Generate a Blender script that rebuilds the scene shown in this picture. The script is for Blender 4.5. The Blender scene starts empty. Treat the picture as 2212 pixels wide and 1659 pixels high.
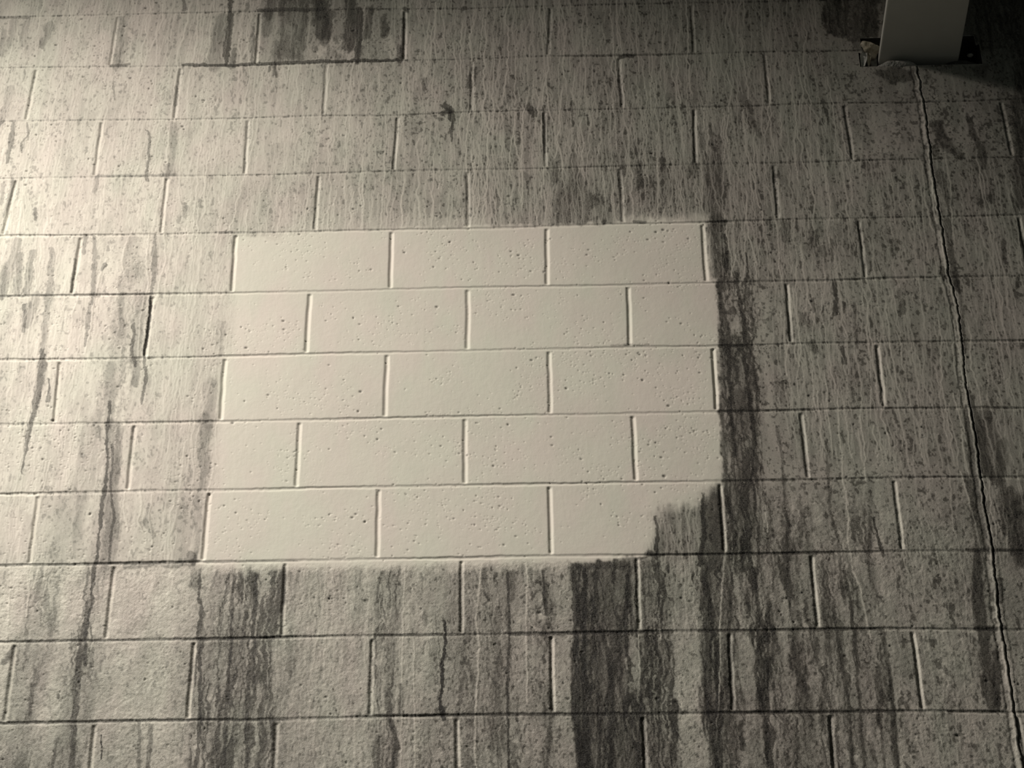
import bpy, bmesh, math
import numpy as np
from mathutils import Matrix, Vector

C = bpy.context.scene.collection
sc = bpy.context.scene

# ------------------------------------------------------------------ camera, light, exposure
Z0 = 6.05                                   # height of the topmost bed joint seen in the photo
CAM = np.array([0.0705724, -4.2253849, -4.4441703])
RW = np.array([[0.9993540499, 0.0357966473, 0.0031753629],
               [0.0186841472, -0.5930206595, 0.8049704342],
               [0.0306982985, -0.8043911346, -0.5933064276]])
FPX = 4605.13
RC = RW.copy(); RC[1] = RW[1]; RC[2] = RW[2]
cd = bpy.data.cameras.new('camera'); cam = bpy.data.objects.new('camera', cd); C.objects.link(cam)
# rows of RW: camera x, y, z axes in world space
m = Matrix([[RW[0][i], RW[1][i], RW[2][i], 0] for i in range(3)] + [[0, 0, 0, 1]])
m.translation = Vector((CAM[0], CAM[1], CAM[2] + Z0))
cam.matrix_world = m
cd.sensor_width = 36; cd.lens = 36 * FPX / 2212; cd.clip_start = 0.05; cd.clip_end = 100
sc.camera = cam
sc.view_settings.view_transform = 'Standard'; sc.view_settings.look = 'None'
sc.view_settings.gamma = 1.0; sc.view_settings.exposure = 0.0
sc.view_settings.use_curve_mapping = False

w = bpy.data.worlds.new('world'); sc.world = w; w.use_nodes = True
w.node_tree.nodes['Background'].inputs[0].default_value = (0.84, 0.93, 0.84, 1)
w.node_tree.nodes['Background'].inputs[1].default_value = 0.05

def spot(name, loc, aim, energy, size, blend, rad, col):
    l = bpy.data.lights.new(name, 'SPOT'); l.energy = energy; l.spot_size = math.radians(size)
    l.spot_blend = blend; l.shadow_soft_size = rad; l.color = col
    o = bpy.data.objects.new(name, l); C.objects.link(o); o.location = loc
    o.rotation_euler = (Vector(aim) - Vector(loc)).to_track_quat('-Z', 'Y').to_euler()
    return o
# hooded downlight of the garage, up left of the frame
spot('garage_downlight', (-2.888, -2.0, Z0 + 1.208), (-1.027, -1.327, Z0 - 3.047), 1310, 107, 1.0, 0.22, (1.0, 0.925, 0.825))

# ------------------------------------------------------------------ small helpers
def tag(o, label=None, cat=None, kind=None, group=None):
    for k, v in (('label', label), ('category', cat), ('kind', kind), ('group', group)):
        if v: o[k] = v
    return o
def link_bm(name, bm, mat, parent=None, smooth=False):
    me = bpy.data.meshes.new(name); bm.to_mesh(me); bm.free()
    if mat: me.materials.append(mat)
    if smooth:
        for p in me.polygons: p.use_smooth = True
    o = bpy.data.objects.new(name, me); C.objects.link(o)
    if parent: o.parent = parent
    return o
def box(bm, a, b):
    vs = [bm.verts.new((x, y, z)) for x in (a[0], b[0]) for y in (a[1], b[1]) for z in (a[2], b[2])]
    for f in ((0,1,3,2),(4,6,7,5),(0,4,5,1),(2,3,7,6),(0,2,6,4),(1,5,7,3)):
        bm.faces.new([vs[i] for i in f])
    return vs
def nmat(name):
    mt = bpy.data.materials.new(name); mt.use_nodes = True
    nt = mt.node_tree; return mt, nt, nt.nodes, nt.links, nt.nodes['Principled BSDF']

# ------------------------------------------------------------------ photo <-> wall plane
def unproj(x, y):
    x = np.asarray(x, float); y = np.asarray(y, float)
    d = np.stack([(x - 1106) / FPX, -(y - 829.5) / FPX, -np.ones_like(x)], -1) @ RW
    t = -CAM[1] / d[..., 1]
    W = CAM + d * t[..., None]
    return W[..., 0], W[..., 2]
def project(x, z):
    d0 = x - CAM[0]; d1 = -CAM[1]; d2 = z - CAM[2]
    cx = RW[0][0]*d0 + RW[0][1]*d1 + RW[0][2]*d2
    cy = RW[1][0]*d0 + RW[1][1]*d1 + RW[1][2]*d2
    cz = RW[2][0]*d0 + RW[2][1]*d1 + RW[2][2]*d2
    return 1106 + FPX*cx/-cz, 829.5 - FPX*cy/-cz

# ------------------------------------------------------------------ wall grid
DX, DZ = 0.00165, 0.0019
X0, X1 = -1.70, 1.46
ZT, ZB = 0.17, -2.50
gx = np.arange(X0, X1, DX); gz = np.arange(ZT, ZB, -DZ)
NX, NZ = len(gx), len(gz)
GX, GZ = np.meshgrid(gx.astype(np.float32), gz.astype(np.float32))      # [NZ, NX]
PX, PY = project(GX, GZ); PX = PX.astype(np.float32); PY = PY.astype(np.float32)

def noise(sx, sz, seed, smooth=True):
    """value noise, cell size sx by sz metres, roughly -1..1"""
    r = np.random.default_rng(seed)
    nx = int((X1-X0)/sx)+3; nz = int((ZT-ZB)/sz)+3
    g = r.uniform(-1, 1, (nz, nx)).astype(np.float32)
    def terp(n, step, cell, arr, ax):
        t = np.arange(n)*step/cell; i = t.astype(int); f = (t-i).astype(np.float32)
        if smooth: f = f*f*(3-2*f)
        a = np.take(arr, i, ax); b = np.take(arr, i+1, ax)
        f = f[:, None] if ax == 0 else f[None, :]
        return a*(1-f)+b*f
    return terp(NX, DX, sx, terp(NZ, DZ, sz, g, 0), 1)
def fbm(sx, sz, seed, octs=3, gain=.55):
    a = 1; s = 0; t = 0
    for k in range(octs):
        s = s + a*noise(sx/2**k, sz/2**k, seed+k*17); t += a; a *= gain
    return s/t*1.5
def sst(a, b, x):
    t = np.clip((x-a)/(b-a), 0, 1); return t*t*(3-2*t)

# edge raggedness in photo pixels
WX = (3.0*noise(.016, .03, 1) + 2.2*noise(.006, .012, 2) + 1.6*noise(.0033, .005, 3)).astype(np.float32)
WY = (4.0*noise(.012, .03, 4) + 3.0*noise(.006, .01, 5)).astype(np.float32)

def win(xs, ys, mg):
    xs = np.asarray(xs, float); ys = np.asarray(ys, float)
    cx = np.array([xs.min()-mg, xs.max()+mg, xs.min()-mg, xs.max()+mg])
    cy = np.array([ys.min()-mg, ys.min()-mg, ys.max()+mg, ys.max()+mg])
    wx, wz = unproj(cx, cy)
    i0 = max(0, int((wx.min()-X0)/DX)); i1 = min(NX, int((wx.max()-X0)/DX)+2)
    k0 = max(0, int((ZT-wz.max())/DZ)); k1 = min(NZ, int((ZT-wz.min())/DZ)+2)
    return slice(k0, k1), slice(i0, i1)
def polydist(pts, sl, warp=1.0, radii=None):
    x = PX[sl] + warp*WX[sl]; y = PY[sl] + warp*WY[sl]
    best = np.full(x.shape, 9., np.float32)
    for i in range(len(pts)-1):
        (ax, ay), (bx, by) = pts[i][:2], pts[i+1][:2]
        ra, rb = radii[i], radii[i+1]
        L2 = (bx-ax)**2+(by-ay)**2+1e-6
        t = np.clip(((x-ax)*(bx-ax)+(y-ay)*(by-ay))/L2, 0, 1)
        d = np.hypot(x-ax-t*(bx-ax), y-ay-t*(by-ay))/(ra+(rb-ra)*t)
        np.minimum(best, d, out=best)
    return best
G = np.ones((NZ, NX), np.float32)            # cleanliness of the paint: 1 clean, 0 black grime; some painted light and shade
Hh = np.zeros((NZ, NX), np.float32)          # relief in metres, + = out of the wall
HUE = np.zeros((NZ, NX), np.float32)

def streak(pts, r, mlt, warp=1.0, soft=.35):
    """grime along a polyline of photo points (x, y[, r])"""
    radii = [p[2] if len(p) > 2 else r for p in pts]
    sl = win([p[0] for p in pts], [p[1] for p in pts], max(radii)*1.5+14)
    d = polydist(pts, sl, warp*min(1, .35+max(radii)/10), radii)
    a = 1-sst(1-soft, 1+soft*.4, d)
    G[sl] *= 1-(1-mlt)*a
def inside(poly, sl=None, soft=3., warp=1.0, noisy=0.):
    """soft coverage of a polygon of photo points"""
    xs = [p[0] for p in poly]; ys = [p[1] for p in poly]
    if sl is None: sl = win(xs, ys, soft*2+16)
    x = PX[sl]+warp*WX[sl]; y = PY[sl]+warp*WY[sl]
    ins = np.zeros(x.shape, bool); best = np.full(x.shape, 1e9, np.float32)
    n = len(poly)
    for i in range(n):
        ax, ay = poly[i]; bx, by = poly[(i+1) % n]
        c = ((ay > y) != (by > y)) & (x < (bx-ax)*(y-ay)/((by-ay) if by != ay else 1e-6)+ax)
        ins ^= c
        L2 = (bx-ax)**2+(by-ay)**2+1e-6
        t = np.clip(((x-ax)*(bx-ax)+(y-ay)*(by-ay))/L2, 0, 1)
        np.minimum(best, np.hypot(x-ax-t*(bx-ax), y-ay-t*(by-ay)), out=best)
    sd = np.where(ins, best, -best)
    return sl, sst(-soft, soft, sd)
def patch_tone(poly, mlt, soft=3., warp=1.0):
    sl, a = inside(poly, None, soft, warp); G[sl] *= 1-(1-mlt)*a

# ---- overall film of dirt: control table (rows y, columns x), value = lightness of the film
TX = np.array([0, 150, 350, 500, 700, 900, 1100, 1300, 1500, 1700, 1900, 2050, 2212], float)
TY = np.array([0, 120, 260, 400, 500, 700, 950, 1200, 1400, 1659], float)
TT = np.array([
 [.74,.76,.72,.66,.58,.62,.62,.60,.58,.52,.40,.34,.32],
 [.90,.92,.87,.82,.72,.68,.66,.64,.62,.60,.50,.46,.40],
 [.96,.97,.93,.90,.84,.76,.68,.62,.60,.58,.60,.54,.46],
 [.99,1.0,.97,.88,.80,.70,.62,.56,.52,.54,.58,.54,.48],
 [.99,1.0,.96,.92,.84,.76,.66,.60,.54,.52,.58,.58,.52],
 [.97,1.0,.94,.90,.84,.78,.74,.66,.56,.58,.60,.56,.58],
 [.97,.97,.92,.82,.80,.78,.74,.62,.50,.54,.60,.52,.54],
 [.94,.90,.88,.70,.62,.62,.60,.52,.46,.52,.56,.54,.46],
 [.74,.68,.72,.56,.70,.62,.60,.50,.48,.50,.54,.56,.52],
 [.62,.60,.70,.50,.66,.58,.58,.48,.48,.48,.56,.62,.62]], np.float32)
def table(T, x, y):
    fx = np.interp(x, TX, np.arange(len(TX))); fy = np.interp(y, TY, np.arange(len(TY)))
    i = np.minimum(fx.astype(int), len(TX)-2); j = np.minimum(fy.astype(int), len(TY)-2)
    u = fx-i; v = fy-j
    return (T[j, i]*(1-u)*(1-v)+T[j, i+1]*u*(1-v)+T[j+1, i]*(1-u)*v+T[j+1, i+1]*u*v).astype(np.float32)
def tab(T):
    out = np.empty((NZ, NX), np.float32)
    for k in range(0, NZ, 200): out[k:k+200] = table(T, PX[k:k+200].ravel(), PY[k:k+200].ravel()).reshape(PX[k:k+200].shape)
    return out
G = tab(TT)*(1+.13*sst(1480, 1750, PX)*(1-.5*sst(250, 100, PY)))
# ---- where light rivulets, fine rivulets and dark rivulets run (0..1)
def zone(poly, soft, val, arr, warp=2.):
    sl, a = inside(poly, None, soft, warp); arr[sl] = arr[sl]*(1-a)+val*a
DRIP = np.full((NZ, NX), .62, np.float32)
DARK = np.zeros((NZ, NX), np.float32)
SPOT = np.full((NZ, NX), .55, np.float32)     # dark specks between rivulets
zone([(-80,-60),(560,-60),(540,420),(470,520),(450,900),(-80,900)], 50, .55, DRIP)
zone([(560,200),(1000,200),(1000,420),(560,420)], 60, .5, DRIP)
zone([(1020,240),(1800,240),(1800,420),(1730,560),(1700,900),(1560,900),(1560,480),(1020,480)], 40, .98, DRIP)
zone([(1650,330),(1800,330),(1820,800),(1660,760)], 25, 1., DRIP)
zone([(1900,500),(2330,500),(2330,900),(1940,900)], 50, .55, DRIP)
zone([(225,500),(330,500),(330,1200),(215,1200)], 14, .12, DRIP)
zone([(330,500),(440,500),(430,1200),(330,1200)], 14, .5, DRIP)
zone([(110,1060),(330,1060),(300,1230),(90,1230)], 20, .22, DRIP)
zone([(1540,600),(1660,600),(1700,1000),(1900,1000),(1915,1230),(1500,1230),(1540,900)], 18, .10, DRIP)
zone([(-100,1225),(2330,1195),(2330,1800),(-100,1800)], 10, .07, DRIP)
zone([(60,1215),(120,1215),(110,1280),(50,1280)], 12, .6, DRIP)
zone([(640,1225),(900,1222),(905,1700),(620,1700)], 16, .42, DRIP)
zone([(1420,1120),(1510,1120),(1510,1370),(1450,1370)], 10, .75, DRIP)
zone([(1910,1010),(2110,1010),(2150,1700),(1960,1700),(1915,1300)], 14, .42, DRIP)
zone([(2150,1200),(2330,1200),(2330,1700),(2190,1700)], 14, .35, DRIP)
zone([(1765,-60),(2330,-60),(2330,130),(1765,95)], 14, .12, DRIP)
zone([(560,-60),(860,-60),(860,130),(560,130)], 14, .45, DRIP)
zone([(1790,60),(2190,60),(2190,340),(1840,340)], 25, .22, DRIP)
SPOT[:] = .45
zone([(1000,200),(2330,200),(2330,900),(1540,900),(1540,480),(1000,480)], 60, .9, SPOT)
zone([(-80,100),(540,120),(500,520),(430,900),(-80,900)], 40, .5, SPOT)
zone([(-80,1215),(2330,1195),(2330,1800),(-80,1800)], 20, .25, SPOT)
zone([(1900,900),(2130,900),(2200,1700),(1960,1700)], 20, .75, SPOT)

# tone bands in the lower part: (x at y=1400, width, tone, dark rivulet density)
bands = [(12,22,1.12,0),(75,90,.84,.35),(118,14,1.12,.1),(188,60,.84,.5),(265,80,1.04,.08),(355,90,1.06,.12),
 (512,170,.88,.60),(620,40,.95,.3),(715,150,1.04,.12),(838,60,.86,.55),(850,26,1.1,.2),(892,44,1.10,.12),(935,30,.95,.4),
 (1030,130,.86,.4),(1110,40,.92,.35),(1150,30,1.0,.3),(1175,20,.8,.5),(1215,44,1.12,.15),(1300,126,.60,1.),(1408,84,.82,.75),
 (1482,66,1.38,.02),(1552,76,.78,.9),(1605,28,.9,.4),(1645,44,.84,.8),(1680,40,.85,.5),(1720,30,.66,.6),(1820,160,.88,.5),
 (1908,16,.75,.6),(2010,200,1.04,.05)]
UX, _ = unproj(np.array([b[0] for b in bands], float), np.full(len(bands), 1400.))
UW, _ = unproj(np.array([b[0]+b[1]/2 for b in bands], float), np.full(len(bands), 1400.))
low = sst(-8, 14, PY+WY-(1224-PX*.012))            # below the clean patch
lowR = np.maximum(low, sst(1540, 1570, PX+WX)*sst(1000, 1150, PY))
lowL = np.maximum(low, sst(420, 380, PX)*sst(1040, 1080, PY)*.6)
for (b, ux, uw) in zip(bands, UX, UW):
    hw = uw-ux
    wob = .014*noise(.04, .12, 300+int(b[0])) + .006*noise(.012, .03, 400+int(b[0])) + .003*noise(.01, .008, 450+int(b[0]))
    a = 1-sst(hw-.004, hw+.006, np.abs(GX-ux+wob))
    msk = lowL if b[0] < 430 else (lowR if b[0] > 1500 else low)
    a = a*msk
    G *= 1+(b[2]-1)*a
    DARK = np.maximum(DARK, a*b[3])
zone([(1550,520),(1640,560),(1655,1240),(1520,1240),(1560,900)], 8, .75, DARK)
zone([(215,600),(340,540),(330,860),(250,1240),(190,1240)], 12, .35, DARK)
zone([(1770,-60),(1900,-60),(1890,80),(1780,80)], 10, .7, DARK)
zone([(2095,-60),(2330,-60),(2330,120),(2110,120)], 10, .6, DARK)

# ---- soft cloudy variation of the film
big = fbm(.16, .3, 11, 4)
G *= 1+.07*big
pm0 = 0.
blot = fbm(.035, .07, 21, 4)                      # washed blotches with crisp borders
G *= 1-.16*sst(.22, .32, blot)*np.clip(SPOT+.1, 0, 1)
G *= 1+.10*sst(.25, .33, fbm(.022, .05, 25, 4))*lowR
HUE += .5*fbm(.22, .35, 31, 3)+.5*fbm(.05, .1, 35, 2)
# ---- dark specks
sp = fbm(.0085, .013, 41, 2)
spm = sst(.50, .72, sp + .22*noise(.09, .12, 43) + (SPOT-.6)*.45)
sp2 = sst(.52, .75, fbm(.005, .0075, 46, 2) + .22*noise(.06, .1, 48) + (SPOT-.6)*.30)
spk = np.maximum(spm*.75, sp2*.55)
DRIPGAIN = DRIP

# ---- rivulets: walkers that run down the wall
def rivulets(n, life, amp, width, seed, dens, wig=.9, thick=0.):
    """n starts per metre of wall; returns a field 0..1"""
    r = np.random.default_rng(seed)
    F = np.zeros((NZ, NX), np.float32)
    L = int(life/DZ)
    N = int(n*(X1-X0)*((ZT-ZB)+2*life)/life)
    xs = r.uniform(0, NX, N); ks = r.uniform(-L*1.5, NZ, N).astype(int)
    lf = (L*r.uniform(.3, 1.7, N)).astype(int)
    am = amp*r.uniform(.45, 1., N); wd = width*r.uniform(.75, 1.3, N)
    v = np.zeros(N); off = r.normal(0, 1, N)
    order = np.argsort(ks); xs, ks, lf, am, wd = xs[order], ks[order], lf[order], am[order], wd[order]
    c = np.arange(-4, 5)
    for k in range(-L*2, NZ):
        hi = np.searchsorted(ks, k, 'right')
        if hi == 0: continue
        act = np.nonzero((k-ks[:hi] < lf[:hi]))[0]
        if len(act) == 0: continue
        v[act] = v[act]*.72 + r.normal(0, .21*wig, len(act)); v[act] = np.where(r.uniform(0, 1, len(act)) < .04, 0, v[act])
        xs[act] += v[act]
        if k < 0: continue
        xi = xs[act]; ok = (xi > 5) & (xi < NX-6); a = act[ok]; xi = xi[ok]
        ii = np.round(xi).astype(int)
        age = (k-ks[a])/lf[a]
        am2 = am[a]*np.clip(dens[k, ii]*1.5, 0, 1)*(dens[k, ii] > (a*0.61803 % 1)*.95)*np.clip(age*12, 0, 1)*np.clip((1-age)*8, 0, 1)
        J = ii[:, None]+c[None, :]
        val = am2[:, None]*np.exp(-((J-xi[:, None])/wd[a][:, None])**2)
        np.maximum.at(F[k], J.ravel(), val.ravel().astype(np.float32))
    return F
D1 = rivulets(85, .34, 1.0, 1.2, 101, DRIP, .8)
D2 = rivulets(200, .075, .85, 1.0, 102, DRIP, .75)
D3 = rivulets(8, .9, 1.0, 1.6, 103, np.maximum(DRIP, .06), .7)
drip = np.maximum(np.maximum(D1, D2*.8), D3)
K1 = rivulets(85, .42, 1.0, 1.35, 111, DARK, 1.3)
K2 = rivulets(150, .10, .9, 1.1, 112, DARK, 1.3)
K3 = rivulets(14, .6, 1.0, 2.6, 113, DARK, .6)
dk = np.maximum(np.maximum(K1, K2*.7), K3)

G *= 1-(.10+.14*sst(600, 1200, PX))*np.clip(DRIP*1.5, 0, 1)
G *= 1-spk*(.40+.28*sst(450, 1100, PX))*np.clip(1-1.3*drip, 0, 1)

# ---- the individual stains of the photo
ST = [
 ([(500,-30,5),(498,30,6),(495,70,8),(489,100,8),(488,138,5)],0,.34),([(480,40),(470,90),(462,142)],16,.66),
 ([(262,40),(258,100),(252,142)],9,.72),([(270,84),(262,140)],11,.78),([(110,52),(92,98)],10,.72),([(95,60),(92,102)],7,.85),
 ([(58,45),(50,92)],9,.78),([(30,45),(22,98)],8,.74),([(8,70),(2,112)],9,.76),
 ([(395,-20),(399,22)],5,.55),([(548,60),(545,135)],4,.6),([(505,110),(500,142)],6,.6),
 ([(25,190),(14,230),(2,262)],10,.74),([(246,188),(249,218)],3,.62),([(382,190),(379,222)],4,.62),
 ([(28,266,4),(25,300,6),(20,328,6),(18,352,3)],0,.52),([(57,268,3),(59,290,3),(48,308,4),(45,326,2)],0,.55),
 ([(318,282,2),(324,300,4),(320,350,4),(318,392,4)],0,.48),([(374,268),(372,372)],9,.76),([(362,360),(360,380)],7,.62),
 ([(208,385),(205,415)],6,.72),([(28,395,7),(20,430,6),(9,470,3)],0,.62),([(8,395,4),(2,440,4)],0,.7),
 ([(76,452),(77,474)],4,.5),([(432,432),(436,448)],4,.55),([(402,445),(400,465)],7,.76),
 ([(590,-20),(582,30)],14,.52),([(608,-20),(606,30)],7,.6),([(625,0),(618,120)],18,.62),([(582,30),(575,75)],10,.66),([(655,-10),(650,60),(640,120)],16,.52),
 ([(690,-10),(695,70)],20,.42),([(712,30),(700,90)],12,.50),([(755,-10),(760,60),(752,100)],14,.46),([(776,20),(777,80),(773,132)],8,.32),([(800,20),(792,80)],10,.55),
 ([(828,40),(830,75)],10,.55),([(862,100),(862,130)],7,.6),([(690,0),(688,40)],8,.5),([(600,95),(598,130)],10,.7),
 ([(596,140,6),(595,164,4)],0,.42),([(586,140),(582,152)],4,.5),([(706,138),(698,142)],5,.6),([(876,40),(872,60),(868,128)],4,.55),
 ([(960,226),(968,240)],6,.42),([(972,238,7),(980,262,5),(975,280,5),(977,305,3)],0,.26),([(940,252),(955,256)],4,.6),
 ([(1176,232,5),(1178,280,7),(1178,325,5)],0,.36),([(1178,325),(1182,340)],3,.8),([(1236,222,4),(1236,272,3)],0,.42),([(1140,235),(1155,245)],8,.55),
 ([(920,175),(918,192)],7,.62),([(1018,148),(1012,186)],4,.6),([(1028,148),(1026,184)],4,.45),
 ([(1198,352),(1200,388)],8,.62),([(1382,350),(1380,372)],6,.6),([(1430,345),(1432,362)],7,.55),([(1536,268,3),(1536,300,6),(1546,328,3)],0,.58),
 ([(1615,225),(1622,240)],7,.5),([(1632,265),(1640,290)],7,.68),([(1500,350),(1502,385)],7,.66),([(1490,355),(1486,380)],7,.66),
 ([(1345,365),(1345,400)],5,.6),([(1385,385),(1380,405)],8,.6),([(1240,350),(1228,400),(1218,470)],18,.74),
 ([(1543,352),(1542,478)],24,.60),([(1240,432),(1236,482)],44,.70),([(1300,430),(1305,475)],10,.68),([(1280,425),(1285,440)],8,.7),
 ([(1548,480),(1556,560),(1562,610)],20,.62),([(1567,505,3),(1572,530,3),(1564,555,6),(1569,588,3)],0,.22),
 ([(1560,600,8),(1554,640,9),(1568,700,9),(1572,745,10)],0,.50),([(1590,590,5),(1600,650,5),(1605,700,6),(1612,745,8)],0,.34),
 ([(1573,750,6),(1575,820,5),(1578,890,5),(1586,960,6),(1584,985,3)],0,.28),([(1603,748,6),(1614,820,5),(1624,890,6),(1628,960,6),(1625,1030,3),(1632,1100,3),(1640,1170,4),(1636,1240,4)],0,.30),
 ([(1556,890,8),(1562,960,8),(1566,1020,5),(1574,1100,4),(1588,1170,4),(1590,1240,4)],0,.42),([(1600,870),(1606,1000),(1600,1180)],34,.66),([(1596,745),(1600,870)],30,.72),
 ([(1545,1090),(1540,1215)],26,.52),([(1518,1070,3),(1520,1120,5),(1515,1215,8)],0,.40),([(1562,740),(1562,882)],8,.6),
 ([(1416,1112,3),(1418,1160,4),(1420,1206,4)],0,.42),([(1395,1195),(1412,1200)],6,.6),
 ([(1690,478),(1694,522)],7,.55),([(1703,480),(1704,530)],5,.6),([(1762,500,6),(1760,531,4)],0,.5),([(1778,535),(1782,552)],8,.62),([(1796,520),(1797,565)],4,.5),
 ([(1803,612,9),(1805,640,5),(1805,675,5)],0,.36),([(1822,654),(1826,672)],4,.42),([(1757,648),(1757,670)],5,.5),([(1733,680),(1738,696)],7,.62),
 ([(1756,742),(1760,756)],11,.45),([(1820,752,5),(1824,784,5)],0,.42),([(1948,655),(1950,672)],10,.48),([(1942,640),(1940,630)],7,.7),([(1845,655),(1850,750)],4,.66),
 ([(1940,520),(1944,525)],4,.6),([(1980,540),(1984,555)],5,.6),([(2087,485),(2090,510)],7,.62),([(2168,520),(2170,558)],7,.58),([(2125,440),(2135,430)],16,.72),([(2190,435),(2196,455)],6,.5),
 ([(2200,475,2),(2208,530,3)],0,.45),([(2198,602),(2200,620)],4,.5),
 ([(2022,270),(2038,300),(2050,318)],14,.56),([(2030,280),(2020,330)],9,.66),([(2092,250,6),(2104,290,8),(2122,330,8),(2126,362,5)],0,.56),([(2060,325),(2075,338)],8,.6),
 ([(2212,150),(2212,430)],24,.62),([(2190,215),(2210,330)],10,.66),([(2030,375),(2050,440)],10,.66),
 ([(2046,480),(2060,590),(2068,620)],9,.55),([(2034,575),(2040,600)],6,.4),([(2068,610),(2070,625)],8,.35),([(2068,590),(2084,760)],5,.6),  # dark strip right of the crack: shadow and stain painted together
 ([(2092,840,4),(2104,880,9),(2116,940,14),(2122,1000,14),(2140,1030,12)],0,.40),([(2130,900),(2150,1030)],20,.62),([(2165,960),(2160,1030)],14,.6),
 ([(2086,880,5),(2098,960,10),(2108,1040,10),(2124,1110,12),(2140,1190,12)],0,.42),([(2160,1040,12),(2168,1110,10),(2172,1150,6)],0,.5),
 ([(2182,1060,10),(2186,1120,14),(2196,1190,14)],0,.42),([(2212,1090),(2212,1200)],26,.45),([(2090,1030),(2106,1120),(2118,1190)],9,.55),
 ([(2112,1200,14),(2112,1300,13),(2124,1360,14),(2128,1420,13),(2142,1500,18),(2150,1525,14)],0,.36),([(2150,1410),(2155,1520)],9,.40),([(2158,1250,6),(2160,1300,8)],0,.4),
 ([(1886,1118,2),(1896,1160,3),(1903,1190,2)],0,.26),([(1905,1185),(1912,1200)],4,.4),([(1678,925),(1690,990),(1698,1100),(1706,1190),(1704,1240)],4,.62),
 ([(1785,950),(1793,1100),(1808,1160),(1812,1200),(1824,1300)],4,.60),([(1880,1030),(1884,1100),(1876,1190)],8,.78),([(1745,1100),(1752,1200)],10,.74),
 ([(1824,1230,3),(1836,1300,4),(1850,1420,4),(1857,1530,4),(1862,1600,4),(1870,1680,4)],0,.48),([(1800,1330),(1818,1420),(1833,1520),(1838,1600),(1842,1680)],4,.52),
 ([(1905,1360),(1922,1450),(1926,1530),(1931,1590),(1942,1680)],6,.58),([(1893,1530),(1906,1600),(1912,1680)],4,.52),([(1715,1360),(1722,1430),(1728,1480),(1742,1486)],9,.55),
 ([(1655,1330),(1660,1420),(1658,1540),(1656,1640)],4,.3),([(1783,1240),(1790,1360)],9,.72),
 ([(1885,950),(1925,1000)],2,.9),
 ([(112,540,5),(106,640,9),(96,700,9),(92,770,6)],0,.66),([(40,520,9),(24,570,10),(8,630,10)],0,.66),([(42,555),(38,632)],10,.62),([(70,545),(58,632)],9,.60),
 ([(10,580),(2,640)],8,.66),([(78,640),(60,700)],10,.66),([(54,660),(52,715)],5,.5),([(88,850),(82,880)],4,.7),
 ([(202,512,6),(205,560,5),(200,640,6),(190,700,6),(184,748,3)],0,.60),([(185,512),(180,548)],5,.62),([(163,560),(155,628)],3,.5),([(226,572),(224,580)],5,.4),
 ([(290,520,18),(275,640,20),(262,700,22),(250,800,20),(240,880,10)],0,.80),([(335,512,5),(333,560,6),(334,590,6),(326,640,5)],0,.58),
 ([(325,640,3),(322,690,4),(316,730,4),(311,765,3)],0,.13),([(306,640),(298,700),(292,775)],14,.70),([(289,700),(286,750),(292,790)],4,.5),([(312,770),(314,820),(306,868)],4,.42),([(296,790),(292,830)],8,.6),
 ([(262,640),(262,720)],8,.76),([(240,790),(236,920)],12,.76),
 ([(90,760,8),(92,800,9),(80,860,9),(70,905,6),(58,945,5),(56,975,5),(47,1020,3)],0,.40),([(105,820,3),(108,850,4),(103,866,5)],0,.45),
 ([(236,870,3),(234,920,4),(230,960,3),(232,1000,4),(229,1050,5),(222,1085,4),(216,1110,5),(214,1150,3),(209,1200,4),(203,1230,4),(198,1300,4),(184,1370,4),(184,1440,3)],0,.34),
 ([(243,960),(243,1010),(238,1050),(242,1085),(248,1120),(238,1160),(236,1215)],3,.46),([(244,920),(240,1060),(244,1140),(230,1230)],19,.66),([(262,920),(250,1040)],9,.76),
 ([(200,920),(190,1000),(180,1060)],24,.86),([(150,1080),(130,1200)],30,.85),([(178,1075),(165,1200)],14,.82),([(214,920),(216,950)],3,.6),
 ([(444,905,14),(444,960,14),(442,1010,12),(436,1050,7)],0,.66),([(430,1060),(424,1200)],8,.84),([(455,830),(452,910)],18,.84),([(412,1200),(418,1214)],9,.5),([(425,1200),(420,1260)],10,.6),
 ([(322,1090,5),(320,1130,9),(330,1160,5)],0,.72),([(482,700),(478,765)],6,.72),([(392,1100),(385,1200)],16,.86),
 ([(432,1225,4),(430,1290,3),(436,1310,4),(428,1380,5),(433,1450,4),(430,1560,4),(424,1680,5)],0,.34),([(508,1240,5),(500,1290,4),(500,1390,4),(500,1420,4),(492,1470,4),(488,1560,5),(480,1680,5)],0,.36),
 ([(553,1240),(548,1370),(548,1470)],5,.36),([(540,1420),(535,1540),(530,1680)],5,.45),([(190,1300),(180,1380),(165,1480),(160,1560),(155,1680)],8,.52),([(75,1440),(65,1545)],4,.6),([(30,1400),(10,1430)],7,.5),
 ([(217,1590,1.5),(219,1640,2)],0,.12),([(270,1220),(560,1216)],7,.62),([(125,1500),(127,1508)],4,.4),([(300,1560),(302,1680)],5,.6),([(325,1570),(320,1680)],5,.6),
 ([(960,1340,3),(963,1380,4),(957,1430,5),(953,1500,4),(957,1556,6)],0,.10),([(845,1555),(858,1600),(850,1680)],6,.36),([(835,1500),(840,1550)],8,.6),([(865,1480),(866,1540)],5,.5),([(820,1600),(815,1680)],14,.55),
 ([(1098,1240),(1100,1400),(1096,1500),(1100,1680)],3,.36),([(1173,1215),(1175,1290),(1180,1330)],3,.35),([(1108,1225),(1106,1300)],5,.6),
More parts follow.
